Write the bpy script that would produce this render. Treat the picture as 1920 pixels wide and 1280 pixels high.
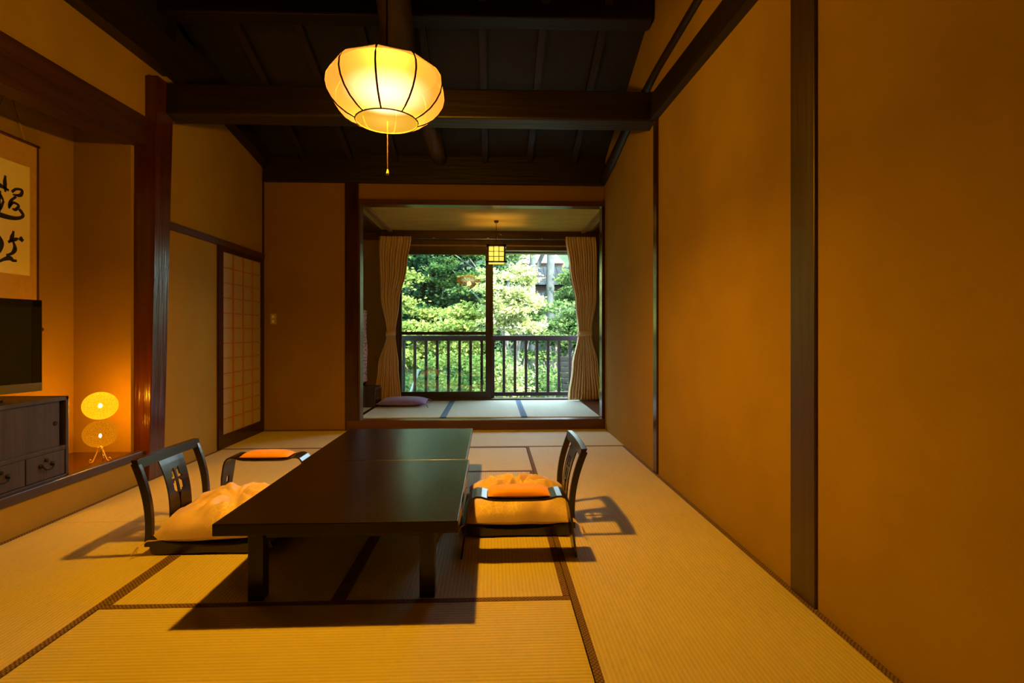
import bpy, math, random
import numpy as np
from mathutils import Vector, noise
R = random.Random(7)
PI = math.pi
for _o in list(bpy.data.objects): bpy.data.objects.remove(_o)
SC = bpy.context.scene
COL = SC.collection

# ---------------------------------------------------------------- camera, sky, sun, exposure
cam_d = bpy.data.cameras.new('camera'); cam = bpy.data.objects.new('camera', cam_d); COL.objects.link(cam)
cam.location = (0, 0, 1.077)
cam.rotation_euler = (PI/2, 0, -math.atan(37/955))
cam_d.sensor_width = 36; cam_d.lens = 955/1920*36
cam_d.shift_y = -16/1920
cam_d.clip_start = 0.02; cam_d.clip_end = 300
SC.camera = cam
W = bpy.data.worlds.new('world'); SC.world = W; W.use_nodes = True
wn = W.node_tree.nodes['Background']
wn.inputs[0].default_value = (.62, .86, .97, 1); wn.inputs[1].default_value = 13
sun_d = bpy.data.lights.new('sun', 'SUN'); sun_d.energy = 24; sun_d.angle = .01; sun_d.color = (1, .93, .78)
sun = bpy.data.objects.new('sun', sun_d); COL.objects.link(sun)
sun.rotation_euler = Vector((-.45, .75, -.8)).to_track_quat('-Z', 'Y').to_euler()
VS = SC.view_settings
VS.view_transform = 'Standard'; VS.look = 'None'; VS.exposure = 0; VS.gamma = 1; VS.use_curve_mapping = False
LAMP_COL = (1, .42, .005)
lamp_d = bpy.data.lights.new('ceiling_lamp_bulb', 'POINT'); lamp_d.energy = 298; lamp_d.color = LAMP_COL; lamp_d.shadow_soft_size = .045
lamp_l = bpy.data.objects.new('ceiling_lamp_bulb', lamp_d); COL.objects.link(lamp_l); lamp_l.location = (-.545, 2.66, 2.245)
cy = SC.cycles
cy.max_bounces = 8; cy.diffuse_bounces = 5; cy.glossy_bounces = 4; cy.transparent_max_bounces = 16
cy.caustics_reflective = False; cy.caustics_refractive = False; cy.sample_clamp_indirect = 4

# ---------------------------------------------------------------- materials
def mat(name, col, rough=.6, col2=None, scale=8, stretch=(1, 1, 1), bump=0, bscale=None, metal=0, coat=0, spec=.5, emit=None, es=0, detail=4, sheen=0):
    m = bpy.data.materials.new(name); m.use_nodes = True
    nt = m.node_tree; N = nt.nodes; L = nt.links; b = N['Principled BSDF']
    b.inputs['Base Color'].default_value = (*col, 1); b.inputs['Roughness'].default_value = rough
    b.inputs['Metallic'].default_value = metal; b.inputs['Coat Weight'].default_value = coat; b.inputs['Coat Roughness'].default_value = .15
    b.inputs['Specular IOR Level'].default_value = spec
    if emit: b.inputs['Emission Color'].default_value = (*emit, 1); b.inputs['Emission Strength'].default_value = es
    if sheen: b.inputs['Sheen Weight'].default_value = sheen
    tc = N.new('ShaderNodeTexCoord'); mp = N.new('ShaderNodeMapping'); mp.inputs['Scale'].default_value = stretch
    L.new(tc.outputs['Object'], mp.inputs['Vector'])
    if col2:
        nz = N.new('ShaderNodeTexNoise'); nz.inputs['Scale'].default_value = scale; nz.inputs['Detail'].default_value = detail
        L.new(mp.outputs[0], nz.inputs['Vector'])
        r = N.new('ShaderNodeValToRGB'); r.color_ramp.elements[0].position = .35; r.color_ramp.elements[1].position = .65
        r.color_ramp.elements[0].color = (*col, 1); r.color_ramp.elements[1].color = (*col2, 1)
        L.new(nz.outputs['Fac'], r.inputs[0]); L.new(r.outputs[0], b.inputs['Base Color'])
    if bump:
        n2 = N.new('ShaderNodeTexNoise'); n2.inputs['Scale'].default_value = bscale or scale; n2.inputs['Detail'].default_value = 5
        L.new(mp.outputs[0], n2.inputs['Vector'])
        bp = N.new('ShaderNodeBump'); bp.inputs['Strength'].default_value = bump; bp.inputs['Distance'].default_value = .01
        L.new(n2.outputs['Fac'], bp.inputs['Height']); L.new(bp.outputs[0], b.inputs['Normal'])
    return m
def wood(name, col, col2, rough=.35, axis=2, coat=0, bump=.15, spec=.5, scale=10):
    st = [14, 14, 14]; st[axis] = .9
    return mat(name, col, rough, col2, scale=scale/6, stretch=st, bump=bump, bscale=scale/4, coat=coat, spec=spec)
def weave_mat(name, axis, c1, c2, pitch=.0165):
    """tatami: fine ribs running along one axis"""
    m = mat(name, c1, .62, spec=.3); nt = m.node_tree; N = nt.nodes; L = nt.links; b = N['Principled BSDF']
    tc = N.new('ShaderNodeTexCoord'); sx = N.new('ShaderNodeSeparateXYZ'); L.new(tc.outputs['Object'], sx.inputs[0])
    def math_(op, a, bb):
        n = N.new('ShaderNodeMath'); n.operation = op
        for i, q in enumerate((a, bb)):
            if q is None: continue
            if isinstance(q, (int, float)): n.inputs[i].default_value = q
            else: L.new(q, n.inputs[i])
        return n.outputs[0]
    src = sx.outputs[1 - axis]
    s = math_('SINE', math_('MULTIPLY', src, 2*PI/pitch), None)
    fac = math_('ADD', math_('MULTIPLY', s, .5), .5)
    nz = N.new('ShaderNodeTexNoise'); nz.inputs['Scale'].default_value = 1.7; nz.inputs['Detail'].default_value = 5; L.new(tc.outputs['Object'], nz.inputs[0])
    mp = N.new('ShaderNodeMapping'); st = [70, 70, 70]; st[axis] = 4; mp.inputs['Scale'].default_value = st; L.new(tc.outputs['Object'], mp.inputs[0])
    n2 = N.new('ShaderNodeTexNoise'); n2.inputs['Scale'].default_value = 1; n2.inputs['Detail'].default_value = 3; L.new(mp.outputs[0], n2.inputs[0])
    f = math_('ADD', math_('MULTIPLY', fac, .4), math_('MULTIPLY', nz.outputs['Fac'], .6))
    f = math_('ADD', f, math_('MULTIPLY', math_('SUBTRACT', n2.outputs['Fac'], .5), .5))
    r = N.new('ShaderNodeValToRGB'); r.color_ramp.elements[0].color = (*c2, 1); r.color_ramp.elements[1].color = (*c1, 1)
    r.color_ramp.elements[0].position = .15; r.color_ramp.elements[1].position = .75
    L.new(f, r.inputs[0]); L.new(r.outputs[0], b.inputs['Base Color'])
    bp = N.new('ShaderNodeBump'); bp.inputs['Strength'].default_value = .35; bp.inputs['Distance'].default_value = .002
    L.new(math_('ADD', fac, math_('MULTIPLY', n2.outputs['Fac'], .5)), bp.inputs['Height']); L.new(bp.outputs[0], b.inputs['Normal'])
    return m
def border_mat(name, base, dot, s=90):
    m = mat(name, base, .8, spec=.2); N = m.node_tree.nodes; L = m.node_tree.links; b = N['Principled BSDF']
    tc = N.new('ShaderNodeTexCoord'); mp = N.new('ShaderNodeMapping'); mp.inputs['Rotation'].default_value = (0, 0, PI/4); mp.inputs['Scale'].default_value = (s, s, s)
    L.new(tc.outputs['Object'], mp.inputs[0])
    ck = N.new('ShaderNodeTexVoronoi'); ck.inputs['Scale'].default_value = 1; ck.inputs['Randomness'].default_value = .15; L.new(mp.outputs[0], ck.inputs[0])
    r = N.new('ShaderNodeValToRGB'); r.color_ramp.elements[0].position = .25; r.color_ramp.elements[1].position = .42
    r.color_ramp.elements[0].color = (*dot, 1); r.color_ramp.elements[1].color = (*base, 1)
    L.new(ck.outputs['Distance'], r.inputs[0]); L.new(r.outputs[0], b.inputs['Base Color'])
    return m
M = {}
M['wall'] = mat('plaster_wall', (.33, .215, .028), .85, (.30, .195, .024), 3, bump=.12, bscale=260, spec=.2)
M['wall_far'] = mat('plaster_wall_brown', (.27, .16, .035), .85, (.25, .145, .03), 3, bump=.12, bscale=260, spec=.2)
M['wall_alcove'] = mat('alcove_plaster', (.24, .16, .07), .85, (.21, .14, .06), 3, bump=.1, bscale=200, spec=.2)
M['tx'] = weave_mat('tatami_weave_across', 0, (.64, .57, .36), (.50, .44, .27))
M['ty'] = weave_mat('tatami_weave_along', 1, (.64, .57, .36), (.50, .44, .27))
M['ta'] = weave_mat('alcove_tatami_weave', 1, (.58, .61, .52), (.48, .51, .43))
M['heri'] = border_mat('brown_border_cloth', (.10, .05, .035), (.26, .19, .17))
M['heri_blue'] = border_mat('blue_border_cloth', (.10, .17, .30), (.13, .22, .36))
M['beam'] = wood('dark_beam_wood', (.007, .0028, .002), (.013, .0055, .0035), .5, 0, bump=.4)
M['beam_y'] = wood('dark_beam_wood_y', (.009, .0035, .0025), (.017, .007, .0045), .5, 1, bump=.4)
M['red_y'] = wood('red_beam_wood', (.035, .010, .006), (.055, .018, .009), .42, 1, bump=.3)
M['post'] = wood('lacquered_post', (.026, .008, .006), (.045, .014, .009), .2, 2, bump=.12)
M['post_l'] = wood('planed_post', (.05, .018, .010), (.08, .032, .016), .33, 2, bump=.12)
M['pillar'] = wood('toko_pillar_wood', (.045, .010, .006), (.08, .020, .010), .22, 2, coat=.4, bump=.5)
M['sill'] = wood('sill_wood', (.06, .02, .012), (.09, .032, .018), .3, 0, bump=.1)
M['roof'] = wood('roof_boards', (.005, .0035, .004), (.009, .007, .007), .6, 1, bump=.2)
M['toko'] = wood('toko_floor_lacquer', (.06, .012, .006), (.09, .02, .009), .2, 1, coat=.3, bump=.05)
M['kamachi'] = wood('platform_edge_wood', (.032, .017, .013), (.05, .028, .02), .35, 1, bump=.15)
M['table'] = mat('table_lacquer', (.009, .004, .003), .27, (.013, .006, .004), 4, bump=.02, bscale=180, spec=.35)
M['chair'] = mat('chair_lacquer', (.012, .006, .005), .24, (.018, .009, .007), 6, spec=.6)
M['cab'] = wood('cabinet_wood', (.026, .017, .018), (.045, .031, .032), .5, 2, bump=.3)
M['iron'] = mat('black_iron', (.01, .009, .009), .45, metal=.6)
M['orange'] = mat('orange_pad', (.95, .42, .05), .75, sheen=.3, bump=.1, bscale=400)
M['purple'] = mat('purple_cloth', (.24, .17, .55), .7, (.21, .15, .50), 6, sheen=.3)
M['curtain'] = mat('curtain_cloth', (.72, .53, .27), .85, (.66, .48, .24), 30, stretch=(1, 1, .1), sheen=.2)
M['alceil'] = mat('alcove_ceiling_paper', (.62, .40, .07), .8, (.54, .34, .055), 2.5, stretch=(1, 4, 1), bump=.1, bscale=80)
M['batten'] = wood('light_batten', (.28, .15, .05), (.36, .2, .07), .4, 1, bump=.1)
M['frame'] = mat('window_frame_metal', (.022, .016, .012), .4, (.03, .022, .016), 3)
M['frame_b'] = wood('window_brown', (.06, .03, .014), (.09, .045, .02), .4, 2)
M['rail'] = wood('rail_paint', (.035, .024, .03), (.05, .034, .042), .4, 0)
M['steel'] = mat('steel', (.6, .58, .55), .3, metal=1)
M['shoji_wood'] = mat('shoji_lattice', (.40, .15, .045), .6)
M['paper'] = mat('shoji_paper', (.44, .36, .22), .9)
M['scroll'] = mat('scroll_silk', (.55, .36, .13), .8, (.50, .32, .11), 25, spec=.1)
M['scroll_paper'] = mat('scroll_paper', (.88, .80, .50), .9, spec=.1)
M['ink'] = mat('ink', (.006, .005, .005), .7)
M['tvb'] = mat('tv_gloss_black', (.006, .006, .006), .08, spec=.7)
M['tvs'] = mat('tv_screen', (.012, .013, .010), .22)
M['tvg'] = mat('tv_bar', (.20, .19, .17), .3, metal=.5)
M['plate'] = mat('switch_plate', (.42, .33, .18), .5)
M['cable'] = mat('cord_brown', (.25, .14, .06), .6)
M['bark'] = mat('bark', (.10, .085, .07), .9, (.19, .17, .14), 7, bump=.5)
M['ground'] = mat('hill_ground', (.008, .025, .006), .95, (.025, .045, .012), 1.2, bump=.6, bscale=4)
M['htile'] = mat('house_roof_tile', (.014, .018, .022), .95, (.024, .03, .034), 9, spec=.1)
M['hwall'] = mat('house_plaster', (.13, .09, .07), .9)
M['stone'] = mat('grey_stone', (.014, .015, .014), .95, (.009, .01, .009), 5, spec=.1)
M['white'] = mat('white_panel', (.17, .18, .20), .7)
M['deck'] = mat('balcony_deck', (.12, .09, .07), .7)
M['rust'] = mat('sunlit_red_roof', (.40, .22, .18), .7)

def shade_mat(name, tr, trans_col, em, es):
    m = bpy.data.materials.new(name); m.use_nodes = True; N = m.node_tree.nodes; L = m.node_tree.links
    N.remove(N['Principled BSDF']); out = N['Material Output']
    t = N.new('ShaderNodeBsdfTransparent'); d = N.new('ShaderNodeBsdfTranslucent'); d.inputs[0].default_value = (*trans_col, 1)
    e = N.new('ShaderNodeEmission'); e.inputs[0].default_value = (*em, 1); e.inputs[1].default_value = es
    a = N.new('ShaderNodeAddShader'); L.new(d.outputs[0], a.inputs[0]); L.new(e.outputs[0], a.inputs[1])
    x = N.new('ShaderNodeMixShader'); x.inputs[0].default_value = 1-tr; L.new(t.outputs[0], x.inputs[1]); L.new(a.outputs[0], x.inputs[2])
    L.new(x.outputs[0], out.inputs[0]); return m
M['wire'] = mat('cream_wire', (.75, .55, .25), .5)
M['shade'] = shade_mat('lamp_shade_paper', .21, (.022, .013, .05), (1, .38, .02), .25)
M['shade_b'] = shade_mat('lamp_bottom_paper', .80, (.002, .0026, .05), (1, .50, .02), 3.4)
M['rib'] = mat('lamp_rib', (.03, .012, .006), .5)
def emat(name, c, s):
    return mat(name, (.3, .2, .1), .8, emit=c, es=s)
M['pane_glow'] = shade_mat('lantern_paper', .35, (.03, .04, .01), (1, .70, .10), 1.15)
M['bulb'] = emat('bulb_glow', (1, .75, .4), 6)
M['ball_hi'] = shade_mat('upper_ball_paper', .40, (.03, .02, .005), (1, .42, .006), .95)
M['ball_lo'] = shade_mat('lower_ball_paper', .40, (.02, .016, .004), (1, .30, .003), .42)

def glass_mat():
    m = bpy.data.materials.new('window_glass'); m.use_nodes = True; N = m.node_tree.nodes; L = m.node_tree.links
    N.remove(N['Principled BSDF']); out = N['Material Output']
    t = N.new('ShaderNodeBsdfTransparent'); t.inputs[0].default_value = (.90, .96, .93, 1); g = N.new('ShaderNodeBsdfGlossy'); g.inputs['Roughness'].default_value = .005
    fr = N.new('ShaderNodeFresnel'); fr.inputs[0].default_value = 1.8
    x = N.new('ShaderNodeMixShader'); L.new(fr.outputs[0], x.inputs[0]); L.new(t.outputs[0], x.inputs[1]); L.new(g.outputs[0], x.inputs[2]); L.new(x.outputs[0], out.inputs[0]); return m
M['glass'] = glass_mat()

def leaf_mat(name, c1, c2, tl=.35):
    m = bpy.data.materials.new(name); m.use_nodes = True; N = m.node_tree.nodes; L = m.node_tree.links
    N.remove(N['Principled BSDF']); out = N['Material Output']
    g = N.new('ShaderNodeNewGeometry'); r = N.new('ShaderNodeValToRGB'); r.color_ramp.elements[0].color = (*c1, 1); r.color_ramp.elements[1].color = (*c2, 1)
    L.new(g.outputs['Random Per Island'], r.inputs[0])
    d = N.new('ShaderNodeBsdfDiffuse'); t = N.new('ShaderNodeBsdfTranslucent'); L.new(r.outputs[0], d.inputs[0]); L.new(r.outputs[0], t.inputs[0])
    x = N.new('ShaderNodeMixShader'); x.inputs[0].default_value = tl; L.new(d.outputs[0], x.inputs[1]); L.new(t.outputs[0], x.inputs[2]); L.new(x.outputs[0], out.inputs[0]); return m
M['leaf_y'] = leaf_mat('maple_leaf_bright', (.12, .17, .035), (.44, .43, .13))
M['leaf_w'] = leaf_mat('maple_leaf_pale', (.16, .22, .04), (.54, .51, .25))
M['leaf_g'] = leaf_mat('leaf_green', (.035, .085, .026), (.14, .20, .065))
M['leaf_d'] = leaf_mat('leaf_deep', (.012, .040, .020), (.05, .10, .045))

def cushion_mat():
    m = mat('cushion_brocade', (.66, .45, .33), .6, sheen=.3, bump=.08, bscale=300); N = m.node_tree.nodes; L = m.node_tree.links; b = N['Principled BSDF']
    tc = N.new('ShaderNodeTexCoord')
    mp = N.new('ShaderNodeMapping'); mp.inputs['Rotation'].default_value = (0, 0, .6); mp.inputs['Scale'].default_value = (9, 9, 9); L.new(tc.outputs['Object'], mp.inputs[0])
    v = N.new('ShaderNodeTexVoronoi'); v.feature = 'DISTANCE_TO_EDGE'; v.inputs['Scale'].default_value = 3.2; L.new(mp.outputs[0], v.inputs[0])
    n = N.new('ShaderNodeTexNoise'); n.inputs['Scale'].default_value = 3.2; n.inputs['Detail'].default_value = 2; L.new(tc.outputs['Object'], n.inputs[0])
    r1 = N.new('ShaderNodeValToRGB'); r1.color_ramp.elements[0].position = .03; r1.color_ramp.elements[1].position = .07
    r1.color_ramp.elements[0].color = (1, 1, 1, 1); r1.color_ramp.elements[1].color = (0, 0, 0, 1); L.new(v.outputs['Distance'], r1.inputs[0])
    r2 = N.new('ShaderNodeValToRGB'); r2.color_ramp.elements[0].position = .52; r2.color_ramp.elements[1].position = .6; L.new(n.outputs['Fac'], r2.inputs[0])
    mu = N.new('ShaderNodeMath'); mu.operation = 'MULTIPLY'; L.new(r1.outputs[0], mu.inputs[0]); L.new(r2.outputs[0], mu.inputs[1])
    mx = N.new('ShaderNodeMix'); mx.data_type = 'RGBA'; mx.inputs['A'].default_value = (.82, .60, .85, 1); mx.inputs['B'].default_value = (.92, .80, .60, 1)
    L.new(mu.outputs[0], mx.inputs['Factor']); L.new(mx.outputs['Result'], b.inputs['Base Color'])
    return m
M['cushion'] = cushion_mat()
def kyodai_mat():
    m = mat('patterned_cover', (.5, .2, .15), .7); N = m.node_tree.nodes; L = m.node_tree.links; b = N['Principled BSDF']
    tc = N.new('ShaderNodeTexCoord'); v = N.new('ShaderNodeTexVoronoi'); v.feature = 'DISTANCE_TO_EDGE'; v.inputs['Scale'].default_value = 22; L.new(tc.outputs['Object'], v.inputs[0])
    r = N.new('ShaderNodeValToRGB'); r.color_ramp.elements[0].position = .02; r.color_ramp.elements[1].position = .14
    r.color_ramp.elements[0].color = (.03, .012, .02, 1); r.color_ramp.elements[1].color = (.75, .40, .32, 1)
    L.new(v.outputs['Distance'], r.inputs[0]); L.new(r.outputs[0], b.inputs['Base Color']); return m
M['cover'] = kyodai_mat()

# ---------------------------------------------------------------- mesh helpers
class MB:
    def __init__(s): s.v = []; s.f = []
    def add(s, v, f):
        o = len(s.v); s.v += [tuple(q) for q in v]; s.f += [tuple(i+o for i in q) for q in f]; return s
    def box(s, x0, x1, y0, y1, z0, z1):
        return s.add([(x0,y0,z0),(x1,y0,z0),(x1,y1,z0),(x0,y1,z0),(x0,y0,z1),(x1,y0,z1),(x1,y1,z1),(x0,y1,z1)],
                     [(0,3,2,1),(4,5,6,7),(0,1,5,4),(1,2,6,5),(2,3,7,6),(3,0,4,7)])
    def hexa(s, b, t):
        return s.add(list(b)+list(t), [(0,3,2,1),(4,5,6,7),(0,1,5,4),(1,2,6,5),(2,3,7,6),(3,0,4,7)])
    def prism(s, pts, axis, a, b):
        """extrude a 2D outline (in the other two axes, in order) from a to b along axis"""
        def P(p, t):
            q = list(p); q.insert(axis, t); return tuple(q)
        n = len(pts); o = len(s.v)
        s.v += [P(p, a) for p in pts] + [P(p, b) for p in pts]
        s.f += [tuple(o+i for i in range(n))[::-1], tuple(o+n+i for i in range(n))]
        s.f += [(o+i, o+(i+1) % n, o+n+(i+1) % n, o+n+i) for i in range(n)]
        return s
    def tube(s, path, rad, n=8, sq=False):
        path = [Vector(p) for p in path]; o = len(s.v); rads = rad if isinstance(rad, (list, tuple)) else [rad]*len(path)
        up = Vector((0, 0, 1))
        for i, p in enumerate(path):
            d = (path[min(i+1, len(path)-1)] - path[max(i-1, 0)]).normalized()
            ref = up if abs(d.z) < .95 else Vector((0, 1, 0))
            a = d.cross(ref).normalized(); b = a.cross(d).normalized()
            for k in range(n):
                t = 2*PI*k/n + (PI/4 if sq else 0); s.v.append(tuple(p + (a*math.cos(t)+b*math.sin(t))*rads[i]))
        for i in range(len(path)-1):
            for k in range(n):
                s.f.append((o+i*n+k, o+i*n+(k+1) % n, o+(i+1)*n+(k+1) % n, o+(i+1)*n+k))
        s.f.append(tuple(o+k for k in range(n))[::-1]); s.f.append(tuple(o+(len(path)-1)*n+k for k in range(n)))
        return s
    def lathe(s, c, prof, n=24):
        o = len(s.v)
        for (r, z) in prof:
            for k in range(n):
                t = 2*PI*k/n; s.v.append((c[0]+r*math.cos(t), c[1]+r*math.sin(t), c[2]+z))
        for i in range(len(prof)-1):
            for k in range(n): s.f.append((o+i*n+k, o+i*n+(k+1) % n, o+(i+1)*n+(k+1) % n, o+(i+1)*n+k))
        return s
def box(*a): return MB().box(*a)
def obj(name, mb, m, parent=None, org=(0, 0, 0), bevel=0, smooth=False, solid=0, sub=0, label=None, cat=None, group=None, kind=None, seg=2):
    me = bpy.data.meshes.new(name)
    me.from_pydata([(v[0]-org[0], v[1]-org[1], v[2]-org[2]) for v in mb.v], [], mb.f)
    me.materials.append(m); me.update()
    if smooth: me.polygons.foreach_set('use_smooth', [True]*len(me.polygons))
    o = bpy.data.objects.new(name, me); COL.objects.link(o)
    if parent is None: o.location = org
    else: o.parent = parent
    if solid: q = o.modifiers.new('s', 'SOLIDIFY'); q.thickness = solid; q.offset = 0
    if sub: q = o.modifiers.new('u', 'SUBSURF'); q.levels = sub; q.render_levels = sub
    if bevel: q = o.modifiers.new('b', 'BEVEL'); q.width = bevel; q.segments = seg; q.limit_method = 'ANGLE'
    tag(o, label, cat, group, kind); return o
def tag(o, label=None, cat=None, group=None, kind=None):
    for k, v in (('label', label), ('category', cat), ('group', group), ('kind', kind)):
        if v: o[k] = v
def thing(name, loc, label, cat, group=None, rz=0):
    o = bpy.data.objects.new(name, None); COL.objects.link(o); o.location = loc; o.rotation_euler = (0, 0, rz); o.empty_display_size = .1
    tag(o, label, cat, group); return o
def copy_tree(o, parent=None):
    c = o.copy(); COL.objects.link(c); c.parent = parent
    for ch in o.children: copy_tree(ch, c)
    return c
def struct(name, mb, m, label=None, cat='structure', bevel=0, parent=None, **k):
    return obj(name, mb, m, parent, bevel=bevel, kind=None if parent else 'structure', label=label, cat=None if parent else cat, **k)
def smoothstep(t): t = max(0, min(1, t)); return t*t*(3-2*t)

XL, XR, YF = -2.52, 1.265, 5.70
def roof_z(y): return 2.976 + (5.77-y)*.375 if y > 2 else 4.39 - (2-y)*.375

# ---------------------------------------------------------------- room shell
# floor with tatami mats laid in it
fl = struct('floor', box(XL-.15, XR+.15, -1.6, YF+.1, -.12, -.03), M['beam'], 'main room floor laid with straw tatami mats', 'floor')
mats = []  # x0,x1,y0,y1,long axis
X1, X2, X3 = -1.535, -.62, .318
for y0, y1 in ((-1.6, -.65), (-.65, 1.175), (1.175, 2.99), (2.99, 4.81)): mats.append((XL, X1, y0, y1, 1)); mats.append((X3, XR, y0, y1, 1))
mats += [(X1, X3, 1.155, 2.075, 0), (X1, X2, 2.075, 3.955, 1), (X2, X3, 2.075, 3.955, 1), (X1, X3, 3.955, 4.81, 0),
         (X1, X2, -.72, 1.155, 1), (X2, X3, -.72, 1.155, 1), (X1, X3, -1.6, -.72, 0), (XL, X2, 4.81, YF, 0), (X2, XR, 4.81, YF, 0)]
HW = .028
for x0, x1, y0, y1, ax in mats:
    g = .0015
    t = obj('tatami_mat', box(x0+g, x1-g, y0+g, y1-g, -.03, 0), M['ty'] if ax else M['tx'], fl, bevel=.002, seg=1)
    for a in (0, 1):
        if ax: b = box((x0+g if a == 0 else x1-g-HW), (x0+g+HW if a == 0 else x1-g), y0+g, y1-g, -.02, .0015)
        else: b = box(x0+g, x1-g, (y0+g if a == 0 else y1-g-HW), (y0+g+HW if a == 0 else y1-g), -.02, .0015)
        obj('border_cloth', b, M['heri'], t)
# right wall
struct('wall_right', box(XR, XR+.15, -1.6, YF+.1, -.1, 4.9), M['wall'], 'long ochre papered wall beside the dark posts', 'wall')
M['post_w'] = wood('wide_post_wood', (.03, .011, .007), (.05, .02, .012), .40, 2, bump=.15, spec=1.0)
struct('trim_1', box(XR-.013, XR+.02, 1.935, 2.095, 0, 2.80), M['post_w'], 'wide dark lacquered post on ochre wall nearest the camera', 'post', bevel=.003)
struct('trim_2', box(XR-.016, XR+.02, 3.83, 3.915, 0, 2.76), M['post'], 'narrow dark post on ochre wall under the tie beam end', 'post', bevel=.003)
mb = MB()
ys = [-1.6, .5, 2.4, 3.2, 3.86]
lo = [2.60, 2.62, 2.66, 2.69, 2.71]; hi = [2.78, 2.80, 2.83, 2.87, 2.91]
for i in range(len(ys)-1):
    mb.hexa([(XR-.055, ys[i], lo[i]), (XR+.02, ys[i], lo[i]), (XR+.02, ys[i+1], lo[i+1]), (XR-.055, ys[i+1], lo[i+1])],
            [(XR-.045, ys[i], hi[i]), (XR+.02, ys[i], hi[i]), (XR+.02, ys[i+1], hi[i+1]), (XR-.045, ys[i+1], hi[i+1])])
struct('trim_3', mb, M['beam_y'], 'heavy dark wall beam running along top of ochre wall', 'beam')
mb = MB().tube([(XR-.005, 5.68, 2.80), (XR-.005, 5.2, 2.86), (XR-.005, 4.75, 2.95), (XR-.005, 4.25, 3.03), (XR-.005, 3.8, 3.08), (XR-.005, 2.9, 3.11), (XR-.005, 1.2, 3.09), (XR-.005, -1.5, 3.06)],
               [.07, .065, .055, .045, .035, .03, .03, .03], 10)
struct('trim_4', mb, M['beam_y'], 'thin crooked dark log set into upper ochre wall', 'beam', smooth=True)
# left wall of the main room with the niche
struct('wall_left', MB().box(XL-.12, XL, 3.92, YF+.1, -.1, 4.9).box(XL-.12, XL, -1.6, 3.92, 2.62, 4.9), M['wall'], 'ochre wall above the scroll niche and beside shoji door', 'wall')
struct('wall_niche_base', box(XL-.06, XL-.008, -1.6, 3.85, -.1, .175), M['wall'], 'low ochre strip of wall under the niche platform', 'wall')
struct('wall_niche_back', box(-3.12, -3.0, -1.6, 3.95, .1, 3.0), M['wall'], 'ochre back wall of the niche behind the hanging scroll', 'wall')
struct('wall_niche_side', box(-3.0, -2.60, 3.77, 3.95, .1, 3.0), M['wall'], 'short ochre side wall of niche behind the ball lamp', 'wall')
struct('ceiling_niche', box(-3.12, XL-.1, -1.6, 3.95, 2.85, 2.95), M['beam_y'], 'dark board ceiling inside the scroll niche', 'ceiling')
struct('floor_niche', box(-3.0, XL-.03, -1.6, 3.77, .14, .222), M['toko'], 'polished red lacquered board platform of the niche', 'floor')
struct('trim_5', box(XL-.06, XL+.003, -1.6, 3.82, .173, .226), M['kamachi'], 'grey brown wooden front edge of the niche platform', 'trim', bevel=.004)
ys = [-1.6, 1.5, 2.7, 3.3, 3.86]; lo = [2.30, 2.33, 2.355, 2.385, 2.44]; hi = [2.60, 2.61, 2.615, 2.625, 2.64]
mb = MB()
for i in range(4):
    mb.hexa([(XL-.13, ys[i], lo[i]), (XL+.012, ys[i], lo[i]), (XL+.012, ys[i+1], lo[i+1]), (XL-.13, ys[i+1], lo[i+1])],
            [(XL-.13, ys[i], hi[i]), (XL+.02, ys[i], hi[i]), (XL+.02, ys[i+1], hi[i+1]), (XL-.13, ys[i+1], hi[i+1])])
struct('trim_6', mb, M['red_y'], 'dark red lintel beam over the scroll niche', 'beam')
mb = MB().hexa([(-2.640, 3.80, 0), (-2.492, 3.80, 0), (-2.492, 3.97, 0), (-2.640, 3.97, 0)], [(-2.585, 3.80, 2.95), (-2.43, 3.80, 2.95), (-2.43, 3.99, 2.95), (-2.585, 3.99, 2.95)])
struct('trim_7', mb, M['pillar'], 'glossy dark red pillar at the end of the niche', 'pillar', bevel=.006)
# roof plate along left wall
mb = MB().hexa([(XL-.1, 5.81, 2.87), (XL+.10, 5.81, 2.87), (XL+.10, 4.80, 3.05), (XL-.1, 4.80, 3.05)], [(XL-.1, 5.81, 3.1), (XL+.10, 5.81, 3.1), (XL+.10, 4.80, 3.5), (XL-.1, 4.80, 3.5)])
mb.hexa([(XL-.1, 4.80, 3.05), (XL+.10, 4.80, 3.05), (XL+.10, 4.0, 3.06), (XL-.1, 4.0, 3.06)], [(XL-.1, 4.80, 3.4), (XL+.10, 4.80, 3.4), (XL+.10, 4.0, 3.4), (XL-.1, 4.0, 3.4)])
mb.hexa([(XL-.1, 4.0, 3.04), (XL+.10, 4.0, 3.04), (XL+.10, -1.6, 3.0), (XL-.1, -1.6, 3.0)], [(XL-.1, 4.0, 3.3), (XL+.10, 4.0, 3.3), (XL+.10, -1.6, 3.26), (XL-.1, -1.6, 3.26)])
struct('trim_8', mb, M['beam_y'], 'dark roof plate log along top of wall over niche and shoji', 'beam')
struct('wall_left_gable', MB().box(XL-.05, XL+.02, -1.6, YF+.1, 3.20, 4.9), M['roof'], 'dark wall face above the roof plate', 'wall')  # plain dark layer over the top of the ochre wall
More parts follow.
